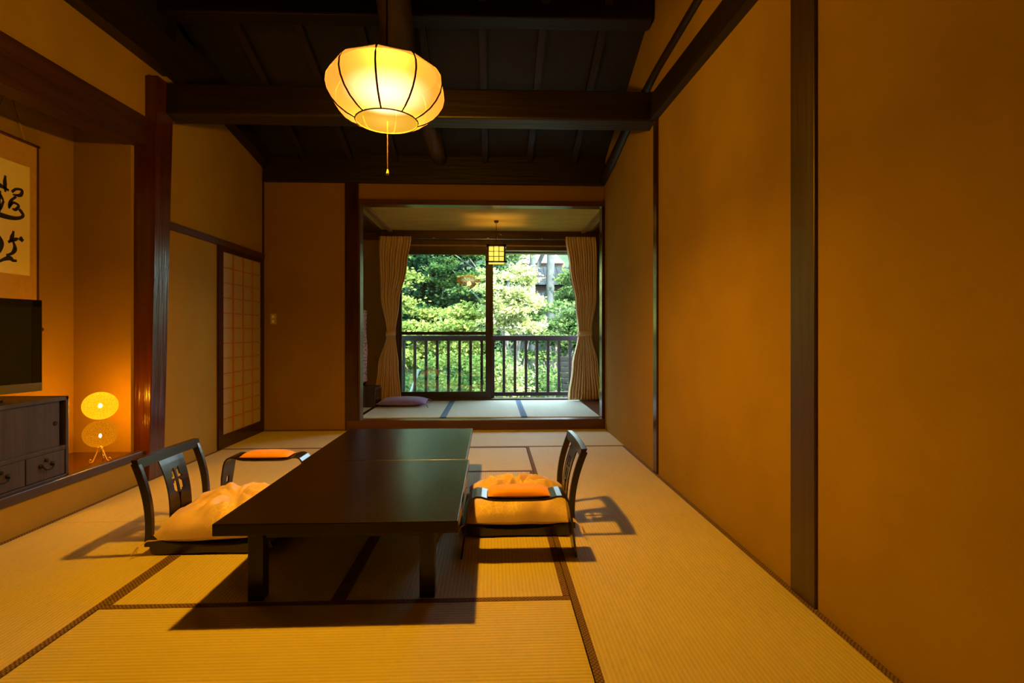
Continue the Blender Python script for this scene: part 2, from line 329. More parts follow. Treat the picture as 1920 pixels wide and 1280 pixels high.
# tie beam and purlin
mb = MB().hexa([(XL+.06, 3.90, 2.715), (XR+.01, 3.90, 2.72), (XR+.01, 4.06, 2.70), (XL+.06, 4.06, 2.70)], [(XL+.06, 3.90, 2.945), (XR+.01, 3.90, 2.945), (XR+.01, 4.06, 2.945), (XL+.06, 4.06, 2.945)])
struct('trim_9', mb, M['beam'], 'dark tie beam spanning the room behind the hanging lamp', 'beam', bevel=.012)
struct('trim_10', MB().hexa([(XL, 3.90, 3.48), (XR-.02, 3.90, 3.50), (XR-.02, 4.06, 3.50), (XL, 4.06, 3.48)], [(XL, 3.90, 3.74), (XR-.02, 3.90, 3.74), (XR-.02, 4.06, 3.68), (XL, 4.06, 3.68)]),
       M['beam'], 'dark purlin beam close under the roof above tie beam', 'beam', bevel=.012)
lg = MB().tube([(-.58, 5.75, 2.97), (-.60, 5.35, 3.08), (-.655, 4.9, 3.20), (-.72, 4.5, 3.17), (-.73, 4.1, 3.15), (-.69, 3.6, 3.42), (-.63, 3.0, 3.5), (-.60, 2.2, 3.6), (-.55, 0, 3.6), (-.5, -1.5, 3.5)],
               [.085, .095, .105, .115, .12, .12, .125, .13, .13, .13], 14)
for i, v in enumerate(lg.v):
    q = noise.noise(Vector(v)*4)*.02; lg.v[i] = (v[0]+q, v[1], v[2]+q)
struct('trim_11', lg, mat('old_log', (.05, .032, .02), .55, (.09, .06, .035), 3, stretch=(4, 1, 4), bump=.6), 'crooked natural roof log resting on the tie beam', 'beam', smooth=True)
# roof
rf = MB()
for a, b in ((6.2, 2.0), (2.0, -1.8)):
    za, zb = roof_z(a), roof_z(b)
    rf.hexa([(XL-.1, b, zb), (XR+.1, b, zb), (XR+.1, a, za), (XL-.1, a, za)], [(XL-.1, b, zb+.15), (XR+.1, b, zb+.15), (XR+.1, a, za+.15), (XL-.1, a, za+.15)])
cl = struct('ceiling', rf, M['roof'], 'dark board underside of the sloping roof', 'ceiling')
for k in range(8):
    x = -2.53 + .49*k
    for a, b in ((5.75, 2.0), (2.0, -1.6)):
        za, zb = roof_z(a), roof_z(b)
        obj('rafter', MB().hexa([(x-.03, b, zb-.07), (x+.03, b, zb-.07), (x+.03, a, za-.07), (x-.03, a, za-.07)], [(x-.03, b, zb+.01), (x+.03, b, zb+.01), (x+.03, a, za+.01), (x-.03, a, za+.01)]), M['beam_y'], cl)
# wall behind the camera
struct('wall_back', box(-3.2, XR+.2, -1.75, -1.6, -.1, 4.9), M['wall'], 'ochre wall behind the viewpoint', 'wall')
# far wall with the opening
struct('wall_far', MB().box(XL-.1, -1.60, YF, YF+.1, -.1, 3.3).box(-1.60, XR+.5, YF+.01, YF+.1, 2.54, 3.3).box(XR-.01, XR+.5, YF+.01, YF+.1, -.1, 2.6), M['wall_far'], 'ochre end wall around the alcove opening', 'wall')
struct('trim_12', box(-1.621, -1.478, YF-.03, YF+.12, 0, 2.74), M['post'], 'dark red square post left of the alcove opening', 'post', bevel=.004)
struct('trim_13', box(XL+.03, XR-.01, YF-.06, YF+.02, 2.732, 3.1), M['beam'], 'broad dark beam over the end wall under the roof', 'beam', bevel=.006)
struct('trim_14', box(-1.478, XR, YF-.022, YF+.11, 2.497, 2.556), M['sill'], 'thin dark red lintel over the alcove opening', 'trim', bevel=.003)
struct('trim_15', box(XR-.034, XR+.01, YF-.02, YF+.11, .11, 2.50), M['post'], 'slim glossy post closing the alcove opening by ochre wall', 'post', bevel=.003)
struct('trim_16', box(-1.478, -1.455, YF-.02, YF+.11, .11, 2.50), M['post_l'], 'slim lining strip on the dark post of the opening', 'trim', bevel=.003)
struct('trim_17', box(-1.60, XR, YF-.035, YF+.11, .0, .112), M['sill'], 'reddish wooden step up into the alcove', 'trim', bevel=.004)
struct('trim_18', box(XL, -1.62, YF-.01, YF+.01, 0, .012), M['heri'], 'thin dark skirting under the end wall', 'baseboard')
struct('trim_19', box(XL-.005, XL+.015, YF-.015, YF, 0, 2.75), M['post'], 'very thin dark strip in corner beside shoji door', 'trim')
# shoji side
struct('trim_20', box(XL-.02, XL+.022, 3.98, YF, 1.885, 1.945), M['post_l'], 'wooden rail above the plain panel and shoji', 'trim', bevel=.003)
sh = struct('door_1', MB().box(XL+.002, XL+.018, 4.765, 4.845, 0, 1.885).box(XL+.002, XL+.018, 5.63, YF-.012, 0, 1.885).box(XL+.002, XL+.018, 4.845, 5.63, 1.835, 1.885).box(XL+.002, XL+.018, 4.845, 5.63, 0, .125),
            M['post'], 'dark framed paper shoji door with a fine lattice', 'door')
obj('paper', box(XL-.001, XL+.004, 4.84, 5.635, .12, 1.84), M['paper'], sh)
for k in range(3):
    y = 4.845 + (5.63-4.845)*(k+1)/4
    obj('lattice_bar', box(XL+.004, XL+.015, y-.006, y+.006, .125, 1.835), M['shoji_wood'], sh)
for k in range(11):
    z = .125 + 1.71*(k+1)/12
    obj('lattice_bar', box(XL+.004, XL+.011, 4.845, 5.63, z-.005, z+.005), M['shoji_wood'], sh)
# light switch
ls = thing('light_switch', (-2.406, YF, 1.23), 'small cream double light switch on the ochre end wall', 'switch')
obj('plate', box(-2.44, -2.372, YF-.008, YF+.001, 1.17, 1.29), M['plate'], ls, (-2.406, YF, 1.23), bevel=.003)
for z in (1.205, 1.255): obj('rocker', box(-2.42, -2.392, YF-.013, YF-.006, z-.016, z+.016), M['scroll_paper'], ls, (-2.406, YF, 1.23), bevel=.002)

# ---------------------------------------------------------------- alcove
AZ = .12; YW = 7.35; AL, AR = -1.85, 1.62
fa = struct('floor_alcove', box(AL-.1, AR+.1, YF+.02, YW+.1, -.1, AZ-.012), M['sill'], 'raised alcove floor of tatami with wooden side strips', 'floor')
for x0, x1 in ((-1.50, -.56), (-.56, .365), (.365, 1.235)):
    t = obj('tatami_mat', box(x0+.001, x1-.001, YF+.11, 7.24, AZ-.03, AZ), M['ta'], fa)
    for q in (0, 1):
        if (x0 == -1.50 and q == 0) or (x1 == 1.235 and q == 1): continue
        a = x0+.001 if q == 0 else x1-.036
        obj('border_cloth', box(a, a+.035, YF+.11, 7.24, AZ-.02, AZ+.0015), M['heri_blue'], t)
obj('side_strip', box(-1.545, -1.50, YF+.11, 7.24, AZ-.03, AZ+.003), M['post'], fa, bevel=.002)
obj('side_strip', box(1.235, AR, YF+.11, 7.24, AZ-.03, AZ+.003), M['sill'], fa, bevel=.002)
obj('side_mat', box(AL, -1.545, YF+.11, 7.24, AZ-.03, AZ), M['ta'], fa)
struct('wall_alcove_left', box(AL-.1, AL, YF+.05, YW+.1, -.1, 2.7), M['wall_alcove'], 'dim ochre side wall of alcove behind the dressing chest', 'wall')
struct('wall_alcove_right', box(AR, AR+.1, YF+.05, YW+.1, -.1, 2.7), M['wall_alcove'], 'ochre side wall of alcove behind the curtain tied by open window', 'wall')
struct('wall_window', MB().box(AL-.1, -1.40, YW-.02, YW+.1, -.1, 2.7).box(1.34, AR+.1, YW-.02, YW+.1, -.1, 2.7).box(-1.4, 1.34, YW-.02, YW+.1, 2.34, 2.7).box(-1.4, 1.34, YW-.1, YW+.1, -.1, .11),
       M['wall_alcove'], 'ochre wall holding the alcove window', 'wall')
ca = struct('ceiling_alcove', box(AL-.1, AR+.1, YF+.1, YW+.12, 2.53, 2.65), M['alceil'], 'golden papered ceiling of the alcove', 'ceiling')
obj('batten', box(-1.47, -1.41, YF+.1, 7.27, 2.50, 2.535), M['batten'], ca, bevel=.004)
obj('batten', box(1.275, 1.335, YF+.1, 7.27, 2.50, 2.535), M['batten'], ca, bevel=.004)
obj('dark_edge_board', box(AL, -1.56, YF+.1, 7.27, 2.49, 2.53), M['sill'], ca)
obj('dark_edge_board', box(1.40, AR, YF+.1, 7.27, 2.49, 2.53), M['sill'], ca)
struct('trim_21', box(AL, AR, YW-.09, YW+.0, 2.40, 2.53), M['sill'], 'dark brown head beam above the alcove window', 'beam', bevel=.003)
# window
wf = struct('window_1', MB().box(-1.40, -1.335, YW-.03, YW+.07, .11, 2.34).box(1.27, 1.34, YW-.03, YW+.07, .11, 2.34).box(-1.4, 1.34, YW-.03, YW+.07, 2.265, 2.40).box(-1.4, 1.34, YW-.06, YW+.07, .10, .135),
            M['frame_b'], 'sliding alcove window with glazed sash shut on one half', 'window')
s1 = obj('sash', MB().box(-1.34, -1.295, YW-.02, YW+.012, .135, 2.27).box(-.095, -.012, YW-.02, YW+.012, .135, 2.27).box(-1.3, -.09, YW-.018, YW+.01, .135, .235).box(-1.3, -.09, YW-.018, YW+.01, 2.20, 2.27), M['frame'], wf)
obj('glass_pane', box(-1.30, -.09, YW-.006, YW-.002, .23, 2.21), M['glass'], s1)
s2 = obj('sash', MB().box(-.03, .012, YW+.025, YW+.05, .135, 2.27).box(-1.3, .0, YW+.025, YW+.05, 1.05, 1.095).box(-1.335, -1.30, YW+.025, YW+.05, .135, 2.27).box(-1.3, 0, YW+.025, YW+.05, .135, .2).box(-1.3, 0, YW+.025, YW+.05, 2.23, 2.27), M['frame_b'], wf)
obj('glass_pane', box(-1.30, -.028, YW+.035, YW+.038, .2, 2.23), M['glass'], s2)
obj('window_latch', MB().box(-.088, -.05, YW-.03, YW-.018, 1.06, 1.22), M['sill'], wf, bevel=.004)
# curtain track
rl = thing('curtain_rail', (0, 7.26, 2.4), 'thin silver curtain rail over the alcove window', 'curtain rail')
obj('rail', MB().tube([(-1.66, 7.255, 2.412), (1.52, 7.255, 2.412)], .007, 8), M['steel'], rl, (0, 7.26, 2.4), smooth=True)
for k in range(5): obj('bracket', box(-1.6+k*.77-.01, -1.6+k*.77+.01, 7.25, 7.27, 2.41, 2.43), M['steel'], rl, (0, 7.26, 2.4))
struct('trim_22', box(-1.35, 1.3, 7.285, 7.325, 2.315, 2.335), M['batten'], 'thin light wooden strip under window head beam', 'trim')

def interp(tab, z):
    for (za, a), (zb, b) in zip(tab, tab[1:]):
        if za <= z <= zb: return a + (b-a)*smoothstep((z-za)/(zb-za))
    return tab[0][1] if z < tab[0][0] else tab[-1][1]
def curtain(name, tl, tr, ztop, loc, label, n=15, seed=0):
    rr = random.Random(seed)
    t = thing('curtain', loc, label, 'curtain', 'beige curtains tied back at the alcove window')
    mb = MB(); NU, NZ = 150, 60; ph = [rr.uniform(-.5, .5) for _ in range(n+1)]
    for j in range(NZ+1):
        z = .135 + (ztop-.135)*j/NZ
        a, b = interp(tl, z), interp(tr, z); w = b-a
        for i in range(NU+1):
            u = i/NU; fu = u + .006*math.sin(9*u+seed) + .012*math.sin(3*z+5*u)*(1 if z < 2.2 else .2)
            amp = min(.030, .006+w*.055)*(1 if z < 2.25 else .5)
            amp *= .65 + .5*abs(math.sin(u*7+seed+z*.6))
            y = 7.17 + amp*math.sin(2*PI*n*fu) + .01*math.sin(2*PI*n*.5*fu+1)
            y = min(y, 7.235)
            mb.v.append((a+w*u + .004*math.cos(2*PI*n*fu), y, z))
    for j in range(NZ):
        for i in range(NU):
            o = j*(NU+1)+i; mb.f.append((o, o+1, o+NU+2, o+NU+1))
    obj('curtain_panel', mb, M['curtain'], t, loc, smooth=True, solid=.003)
    a, b = interp(tl, 1.07), interp(tr, 1.07)
    mb = MB(); c = (a+b)/2; h = (b-a)/2+.008
    for z in (1.035, 1.11):
        for k in range(24):
            q = 2*PI*k/24; mb.v.append((c+h*math.cos(q), 7.17+.055*math.sin(q), z + .012*math.cos(q)))
    for k in range(24): mb.f.append((k, (k+1) % 24, 24+(k+1) % 24, 24+k))
    obj('tieback', mb, M['curtain'], t, loc, smooth=True, solid=.005, label='pale tieback band')
    return t
curtain('c1', [(.13, -1.66), (.6, -1.60), (1.07, -1.475), (1.6, -1.56), (2.3, -1.585), (2.42, -1.575)],
        [(.13, -1.27), (.6, -1.31), (1.07, -1.355), (1.5, -1.30), (2.0, -1.19), (2.42, -1.135)], 2.425, (-1.45, 7.17, .12), 'beige pleated curtain tied back beside the dressing chest', 11, 3)
curtain('c2', [(.13, 1.07), (.6, 1.13), (1.07, 1.215), (1.5, 1.17), (2.0, 1.09), (2.42, 1.035)],
        [(.13, 1.56), (.6, 1.50), (1.07, 1.405), (1.6, 1.47), (2.3, 1.475), (2.42, 1.465)], 2.435, (1.3, 7.17, .12), 'beige pleated curtain tied back beside the open window half', 12, 8)

# lantern in the alcove
LX, LY = .052, 6.6
ln = thing('hanging_lantern', (LX, LY, 1.95), 'small square wooden lantern with paper panes hanging in alcove', 'lantern')
o3 = (LX, LY, 1.95)
fr = MB(); w = .106
for sx in (-1, 1):
    for sy in (-1, 1): fr.box(LX+sx*w-.011, LX+sx*w+.011, LY+sy*w-.011, LY+sy*w+.011, 1.985, 2.20)
for z0, z1, e in ((1.975, 1.992, .135), (2.178, 2.205, .125)):
    fr.box(LX-e, LX+e, LY-e, LY-e+.035, z0, z1).box(LX-e, LX+e, LY+e-.035, LY+e, z0, z1).box(LX-e, LX-e+.035, LY-e, LY+e, z0, z1).box(LX+e-.035, LX+e, LY-e, LY+e, z0, z1)
obj('lantern_frame', fr, M['post'], ln, o3, bevel=.002)
obj('socket_bar', MB().box(LX-.105, LX+.105, LY-.01, LY+.01, 2.19, 2.2).box(LX-.01, LX+.01, LY-.01, LY+.01, 2.14, 2.2), M['post'], ln, o3)
obj('bottom_paper', box(LX-.102, LX+.102, LY-.102, LY+.102, 1.978, 1.982), M['pane_glow'], ln, o3)
for k in range(4):
    p = MB(); bars = MB(); e = .098
    def pl(mb, a0, a1, d0, d1, z0, z1):
        s = -1 if k in (0, 2) else 1
        lo_, hi_ = sorted((s*d0, s*d1))
        if k < 2: mb.box(LX+a0, LX+a1, LY+lo_, LY+hi_, z0, z1)
        else: mb.box(LX+lo_, LX+hi_, LY+a0, LY+a1, z0, z1)
    pl(p, -e, e, .096, .099, 1.99, 2.18)
    obj('paper_pane', p, M['pane_glow'], ln, o3)
    for q in (-1, 1): pl(bars, q*.033-.004, q*.033+.004, .099, .107, 1.99, 2.18)
    for q in (1, 2): pl(bars, -e, e, .099, .106, 1.99+.19*q/3-.004, 1.99+.19*q/3+.004)
    obj('lattice', bars, M['post'], ln, o3)
obj('cord', MB().tube([(LX, LY, 2.20), (LX, LY, 2.50)], .0035, 6), M['post'], ln, o3)
obj('ceiling_rose', MB().lathe((LX, LY, 2.5), [(0, 0), (.02, .0), (.028, .012), (.028, .032)], 16), M['sill'], ln, o3, smooth=True)
obj('cord_knot', MB().tube([(LX, LY, 2.34), (LX+.03, LY, 2.365), (LX+.055, LY, 2.36), (LX+.07, LY, 2.345)], .006, 6).tube([(LX, LY, 2.37), (LX+.035, LY, 2.385), (LX+.05, LY, 2.37)], .005, 6).tube([(LX, LY, 2.29), (LX+.012, LY, 2.33), (LX, LY, 2.37)], .011, 6), M['post'], ln, o3, smooth=True)
ld = bpy.data.lights.new('lantern_bulb', 'POINT'); ld.energy = 9; ld.color = (1, .55, .10); ld.shadow_soft_size = .03
lo_ = bpy.data.objects.new('lantern_bulb', ld); COL.objects.link(lo_); lo_.location = (LX, LY, 2.12)

# dressing chest and mirror
dc = (-1.67, 6.78, AZ)
kd = thing('dressing_chest', dc, 'low dark wooden dressing chest with draped standing mirror in alcove', 'dressing table')
obj('chest_body', box(-1.83, -1.505, 6.62, 6.96, AZ, .372), M['cab'], kd, dc, bevel=.004)
obj('drawer_front', box(-1.506, -1.497, 6.64, 6.94, .15, .345), M['post'], kd, dc, bevel=.002)
mb = MB().box(-1.735, -1.715, 6.63, 6.66, .372, 1.36).box(-1.735, -1.715, 6.92, 6.95, .372, 1.36).box(-1.735, -1.715, 6.63, 6.95, 1.33, 1.36).box(-1.735, -1.715, 6.63, 6.95, .40, .43)
obj('mirror_frame', mb, M['post'], kd, dc, bevel=.003)
mb = MB(); NU, NZ = 12, 30
for j in range(NZ+1):
    for i in range(NU+1):
        z = .43 + .95*j/NZ; u = i/NU
        mb.v.append((-1.705 + .006*math.sin(11*z+u*5) + .012*(1-j/NZ), 6.625+.335*u + .004*math.sin(17*z), z))
for j in range(NZ):
    for i in range(NU): o = j*(NU+1)+i; mb.f.append((o, o+1, o+NU+2, o+NU+1))
obj('mirror_cover', mb, M['cover'], kd, dc, solid=.012, smooth=True, label='pink and dark patterned cloth mirror cover')

# ---------------------------------------------------------------- cushions
def pillow(sx, sy, T, seed, wr=.010, zb=.35, N_=56, lift=None, pinch=.06):
    mb = MB(); top = []; 
    def h(u, v):
        return max(0., (1-abs(u)**2.6)*(1-abs(v)**2.6))**.5
    for side in (1, -1):
        for j in range(N_+1):
            for i in range(N_+1):
                u = -1+2*i/N_; v = -1+2*j/N_
                k = 1 - pinch*(1-(u*v)**2) * (abs(u)**6 + abs(v)**6)*.8
                x, y = sx*u*k, sy*v*k; hh = h(u, v)
                z = T*hh*(1 if side > 0 else -zb)
                if side > 0 and wr:
                    r = math.hypot(u, v); th = math.atan2(v, u)
                    q = wr*hh*(math.sin(th*9+seed+3*noise.noise(Vector((u*2, v*2, seed)))) * math.exp(-((r-.35)/.35)**2) + 1.2*noise.noise(Vector((u*3+seed, v*3, 0))) + .8*noise.noise(Vector((u*8+seed, v*3, 2))))
                    z += q - wr*2.2*math.exp(-(r/.12)**2)
                z += (lift(u, v) if lift else 0)
                mb.v.append((x, y, z))
    n = N_+1
    for s in (0, 1):
        for j in range(N_):
            for i in range(N_):
                o = s*n*n + j*n + i; q = (o, o+1, o+n+1, o+n); mb.f.append(q if s == 0 else q[::-1])
    for i, (x, y, z) in enumerate(mb.v):
        if wr > .01: mb.v[i] = (x, y, z + .012*noise.noise(Vector((x*9+seed, y*9, z*6))) * (1 if z > 0 else .3))
    return mb
def tassels(sx, sy, z, corners):
    mb = MB()
    for cx, cy in corners:
        for k in (-1, 0, 1):
            mb.tube([(cx*sx*.97, cy*sy*.97, z), (cx*(sx+.02), cy*(sy+.02)+k*.005, z-.015), (cx*(sx+.035)+k*.006, cy*(sy+.03)+k*.01, z-.05)], .0022, 5)
    return mb
def zabuton(loc, rz, m, sx, sy, T, label, group, seed, wr, lift=None, zb=.35, cc=((-1, -1), (1, -1), (-1, 1), (1, 1)), tas=True):
    t = thing('floor_cushion', loc, label, 'cushion', group, rz)
    obj("cushion_body", pillow(sx, sy, T, seed, wr, zb, lift=lift), m, t, smooth=True)
    for c in cc: 
        if tas: obj('tassel', tassels(sx, sy, .0 + (lift(c[0], c[1]) if lift else 0), [c]), m, t)
    return t
zabuton((-1.18, 6.84, AZ+.042), .03, M['purple'], .315, .25, .062, 'flat purple cushion on alcove tatami by dressing chest', None, 2, .001, zb=.62, cc=((1, 1), (1, -1)))

# ---------------------------------------------------------------- balcony
struct('floor_balcony', box(-2.4, 2.4, YW+.1, 8.1, -.1, .02), M['deck'], 'dark plank balcony floor outside alcove window', 'floor')
br = thing('balcony_railing', (0, 8, .02), 'dark wooden balcony railing with upright balusters outside window', 'railing')
bo = (0, 8, .02)
obj('top_rail', box(-2.4, 2.4, 7.955, 8.045, .955, 1.037), M['rail'], br, bo, bevel=.006)
obj('bottom_rail', box(-2.4, 2.4, 7.975, 8.025, .09, .15), M['rail'], br, bo, bevel=.004)
x = -1.379 - .1735*5
k = 0
while x < 2.3:
    obj('baluster', box(x-.021, x+.021, 7.982, 8.018, .14, .96), M['rail'], br, bo); x += .1735; k += 1
for x in (-2.3, 0.0, 2.3): obj('post', box(x-.035, x+.035, 7.965, 8.035, .0, .96), M['rail'], br, bo)
struct('trim_23', box(-2.6, 2.6, 7.93, 8.06, 2.315, 2.52), M['frame_b'], 'rough brown eave beam over balcony', 'beam')
struct('ceiling_balcony', box(-2.6, 2.6, YW+.1, 8.2, 2.50, 2.58), M['frame_b'], 'brown boarded soffit above balcony', 'ceiling')

# ---------------------------------------------------------------- table
def low_table(x0, x1, y0, y1, label, h=.34):
    c = ((x0+x1)/2, (y0+y1)/2, 0)
    t = thing('low_table', c, label, 'table', 'low lacquered tables pushed together')
    obj('tabletop', box(x0, x1, y0, y1, .292, h), M['table'], t, c, bevel=.004, seg=3)
    hx = .10; hy = .075
    ap = MB().box(x0+hx+.01, x1-hx-.01, y0+hy+.015, y0+hy+.04, .25, .293).box(x0+hx+.01, x1-hx-.01, y1-hy-.04, y1-hy-.015, .25, .293)
    ap.box(x0+hx+.015, x0+hx+.04, y0+hy+.02, y1-hy-.02, .25, .293).box(x1-hx-.04, x1-hx-.015, y0+hy+.02, y1-hy-.02, .25, .293)
    obj('apron', ap, M['table'], t, c)
    for sx in (0, 1):
        for sy in (0, 1):
            xa = x0+hx if sx == 0 else x1-hx-.062; ya = y0+hy if sy == 0 else y1-hy-.055
            obj('leg', box(xa, xa+.062, ya, ya+.055, 0, .293), M['table'], t, c, bevel=.004)
    return t
low_table(-1.08, -.134, 2.005, 2.976, 'black brown lacquered low table with front edge facing the open floor')
low_table(-1.098, -.152, 2.991, 3.965, 'black brown lacquered low table half toward the alcove step', .3375)

# ---------------------------------------------------------------- legless chairs
def bx_(z):  # backwards lean of the back at height z
    t = max(0, (z-.05)/.41)
    return -.012 + .018*math.sin(PI*min(1, t*.9)) - .075*t**1.7
def zaisu(label):
    t = thing('legless_chair', (0, 0, 0), label, 'chair', 'black lacquered legless chairs at the low table')
    W2 = .258
    up = [(0, .088), (.01, .09), (.03, .078), (.08, .060), (.15, .048), (.25, .042), (.35, .046), (.43, .058), (.485, .073), (.505, .072)]
    dn = [(.51, .06), (.505, .02), (.485, .006), (.40, .004), (.25, .010), (.10, .004), (.02, .0), (.004, .008), (-.004, .03), (-.004, .07)]
    pts = [(x*1.13, z) for x, z in up+dn]
    mb = MB(); n = len(pts)
    mb.prism(pts[::-1], 1, -W2, W2)
    obj('seat_base', mb, M['chair'], t, bevel=.003)
    for s in (-1, 1):
        mb = MB(); K = 14
        for i in range(K+1):
            z = .04 + .40*i/K; x = bx_(z); wd = .018 + .004*i/K; y0 = s*W2 - (s*.024 if s > 0 else 0); ya, yb = (s*W2-.0, s*W2-s*.026)
            mb.v += [(x-wd, ya, z), (x+wd*.7, ya, z), (x+wd*.7, yb, z), (x-wd, yb, z)]
        for i in range(K):
            for k in range(4): mb.f.append((i*4+k, i*4+(k+1) % 4, i*4+4+(k+1) % 4, i*4+4+k))
        mb.f += [(3, 2, 1, 0), (K*4, K*4+1, K*4+2, K*4+3)]
        if s < 0: mb.f = [q[::-1] for q in mb.f]
        obj('back_post', mb, M['chair'], t, bevel=.003)
    mb = MB(); K = 12
    for j in range(K+1):
        y = -W2-.002 + (2*W2+.004)*j/K; cv = -.010*(1-(y/W2)**2); x = bx_(.44)+cv
        mb.v += [(x-.020, y, .462), (x+.012, y, .462), (x+.022, y, .415), (x-.004, y, .415)]
    for i in range(K):
        for k in range(4): mb.f.append((i*4+k, i*4+(k+1) % 4, i*4+4+(k+1) % 4, i*4+4+k))
    mb.f += [(3, 2, 1, 0), (K*4, K*4+1, K*4+2, K*4+3)]
    obj('top_rail', mb, M['chair'], t, bevel=.003)
    # splat with a four-lobed cut-out: grid with open cells
    ysp = [-.092, -.052, -.040, -.030, -.018, -.008, .008, .018, .030, .040, .052, .092]
    zs = [.05, .09, .13, .17, .21, .235, .245, .262, .285, .295, .305, .318, .345, .36, .39, .425]
    mb = MB(); ny = len(ysp); thk = .007
    def hole(i, j):
        a = (ysp[i]+ysp[i+1])/2; b = (zs[j]+zs[j+1])/2; aa = abs(a)
        if .305 < b < .36: return (.010 < aa < .030) or (b < .318 and .008 < aa < .040)
        if .235 < b < .295: return (.008 < aa < .040) if .245 < b < .285 else (.018 < aa < .030 or .010 < aa < .03)
        return False
    for sgn in (-1, 1):
        for z in zs:
            wsc = 1 + .12*((.25-z)/.2)**2*(1 if z > .25 else .3)
            for y in ysp: mb.v.append((bx_(z)-.004*(1-(y/.1)**2) + sgn*thk/2, y*wsc, z))
    off = ny*len(zs)
    solidc = {(i, j) for j in range(len(zs)-1) for i in range(ny-1) if not hole(i, j)}
    for (i, j) in solidc:
        a, b, c, d = j*ny+i, j*ny+i+1, (j+1)*ny+i+1, (j+1)*ny+i
        mb.f.append((d, c, b, a)); mb.f.append((a+off, b+off, c+off, d+off))
        for (p, q, nb) in ((a, b, (i, j-1)), (b, c, (i+1, j)), (c, d, (i, j+1)), (d, a, (i-1, j))):
            if nb not in solidc: mb.f.append((p, q, q+off, p+off))
    obj('back_splat', mb, M['chair'], t)
    obj('splat_groove', MB().hexa([(bx_(.06)+.001, -.0015, .06), (bx_(.06)+.007, -.0015, .06), (bx_(.06)+.007, .0015, .06), (bx_(.06)+.001, .0015, .06)],
        [(bx_(.23)+.0, -.0015, .23), (bx_(.23)+.0055, -.0015, .23), (bx_(.23)+.0055, .0015, .23), (bx_(.23)+.0, .0015, .23)]), M['iron'], t)
    return t
c1 = zaisu('black legless chair facing the low table on the niche side'); c1.location = (-1.655, 2.79, 0)
c2 = copy_tree(c1); c2['label'] = 'black legless chair on ochre wall side, back turned to that wall'; c2.location = (.412, 2.945, 0); c2.rotation_euler.z = PI
def seat_lift(u, v): return .0
zabuton((-1.39, 2.81, .092), 0, M['cushion'], .285, .285, .125, 'plump pinkish beige patterned cushion on chair at the niche side', 'patterned cushions on the legless chairs', 1.3, .016,
        lift=lambda u, v: .022*(u*.5 + v*.55) + .03*(1-abs(u))*0, zb=.36)
zabuton((.150, 2.955, .092), PI, M['cushion'], .298, .285, .125, 'plump pinkish beige patterned cushion behind the nearer armrest', 'patterned cushions on the legless chairs', 5.1, .022,
        lift=lambda u, v: .012*(-v), zb=.36)

# armrests
def armrest(label, loc):
    t = thing('armrest', loc, label, 'armrest', 'bentwood armrests with orange pads')
    # outline of bent sheet in x-z, half, mirrored
    half = [(.275, 0), (.262, .10), (.252, .19), (.244, .245), (.236, .272), (.222, .290), (.203, .298), (.180, .297), (.150, .288), (.120, .283), (.06, .281)]
    path = [(-x, z) for x, z in half] + [(x, z) for x, z in half[::-1]]
    n = len(path)
    def width(i):
        x, z = path[i]; return .072 if z > .2 else .060 + .012*z/.2
    mb = MB(); th = .010
    segs = []
    for i, (x, z) in enumerate(path):
        a = Vector(path[max(i-1, 0)]); b = Vector(path[min(i+1, n-1)]); d = (b-a).normalized(); nr = Vector((-d.y, d.x))*th/2; w_ = width(i)
        cols = (-w_, -.018, 0, .018, w_)
        for s in (1, -1):
            for y in cols: mb.v.append((x+nr.x*s, y, z+nr.y*s))
    for i in range(n-1):
        o = i*10; p = o+10
        holed = (i in (1, n-3))
        for c in range(4):
            if holed and c in (1, 2): continue
            mb.f.append((o+c, o+c+1, p+c+1, p+c)[::-1]); mb.f.append((o+5+c, o+6+c, p+6+c, p+5+c))
        mb.f.append((o, p, p+5, o+5)); mb.f.append((o+4, o+9, p+9, p+4))
        if holed:
            mb.f.append((o+1, o+6, p+6, p+1)); mb.f.append((o+3, p+3, p+8, o+8))
            mb.f.append((o+1, o+2, o+7, o+6)); mb.f.append((o+2, o+3, o+8, o+7)); mb.f.append((p+1, p+6, p+7, p+2)); mb.f.append((p+2, p+7, p+8, p+3))
    for o in (0, (n-1)*10):
        for c in range(4): mb.f.append((o+c, o+5+c, o+6+c, o+c+1))
    # narrow the hole to a lens shape
    for i in (1, 2, n-3, n-2):
        for k in (1, 3, 6, 8):
            v = mb.v[i*10+k]; mb.v[i*10+k] = (v[0], v[1]*.9, v[2])
    for k in list(range(10)):
        for i, dz in ((1, .03), (2, -.02), (n-2, .03), (n-3, -.02)):
            v = mb.v[i*10+k]; s = 1 if v[0] > 0 else -1; mb.v[i*10+k] = (v[0]-s*dz*.12, v[1], v[2]+dz)
    obj('bentwood_frame', mb, M['chair'], t)
    mb = pillow(.150, .066, .022, 0, 0, .2, 30, pinch=0); mb.v = [(x, y, z+.300) for x, y, z in mb.v]
    for i, (x, y, z) in enumerate(mb.v):
        if z > .300: mb.v[i] = (x, y, .300+ .026*min(1, ((z-.3)/.022)*1.25))
        else: mb.v[i] = (x, y, max(.287, .300-(.300-z)*4))
    obj('arm_pad', mb, M['orange'], t, smooth=True, label='orange padded arm top')
    return t
a1 = armrest('bentwood armrest with orange pad standing before the near legless chair', (.128, 2.49, 0))
a2 = copy_tree(a1); a2['label'] = 'bentwood armrest with orange pad beyond the niche side chair cushion'; a2.location = (-1.43, 3.31, 0)

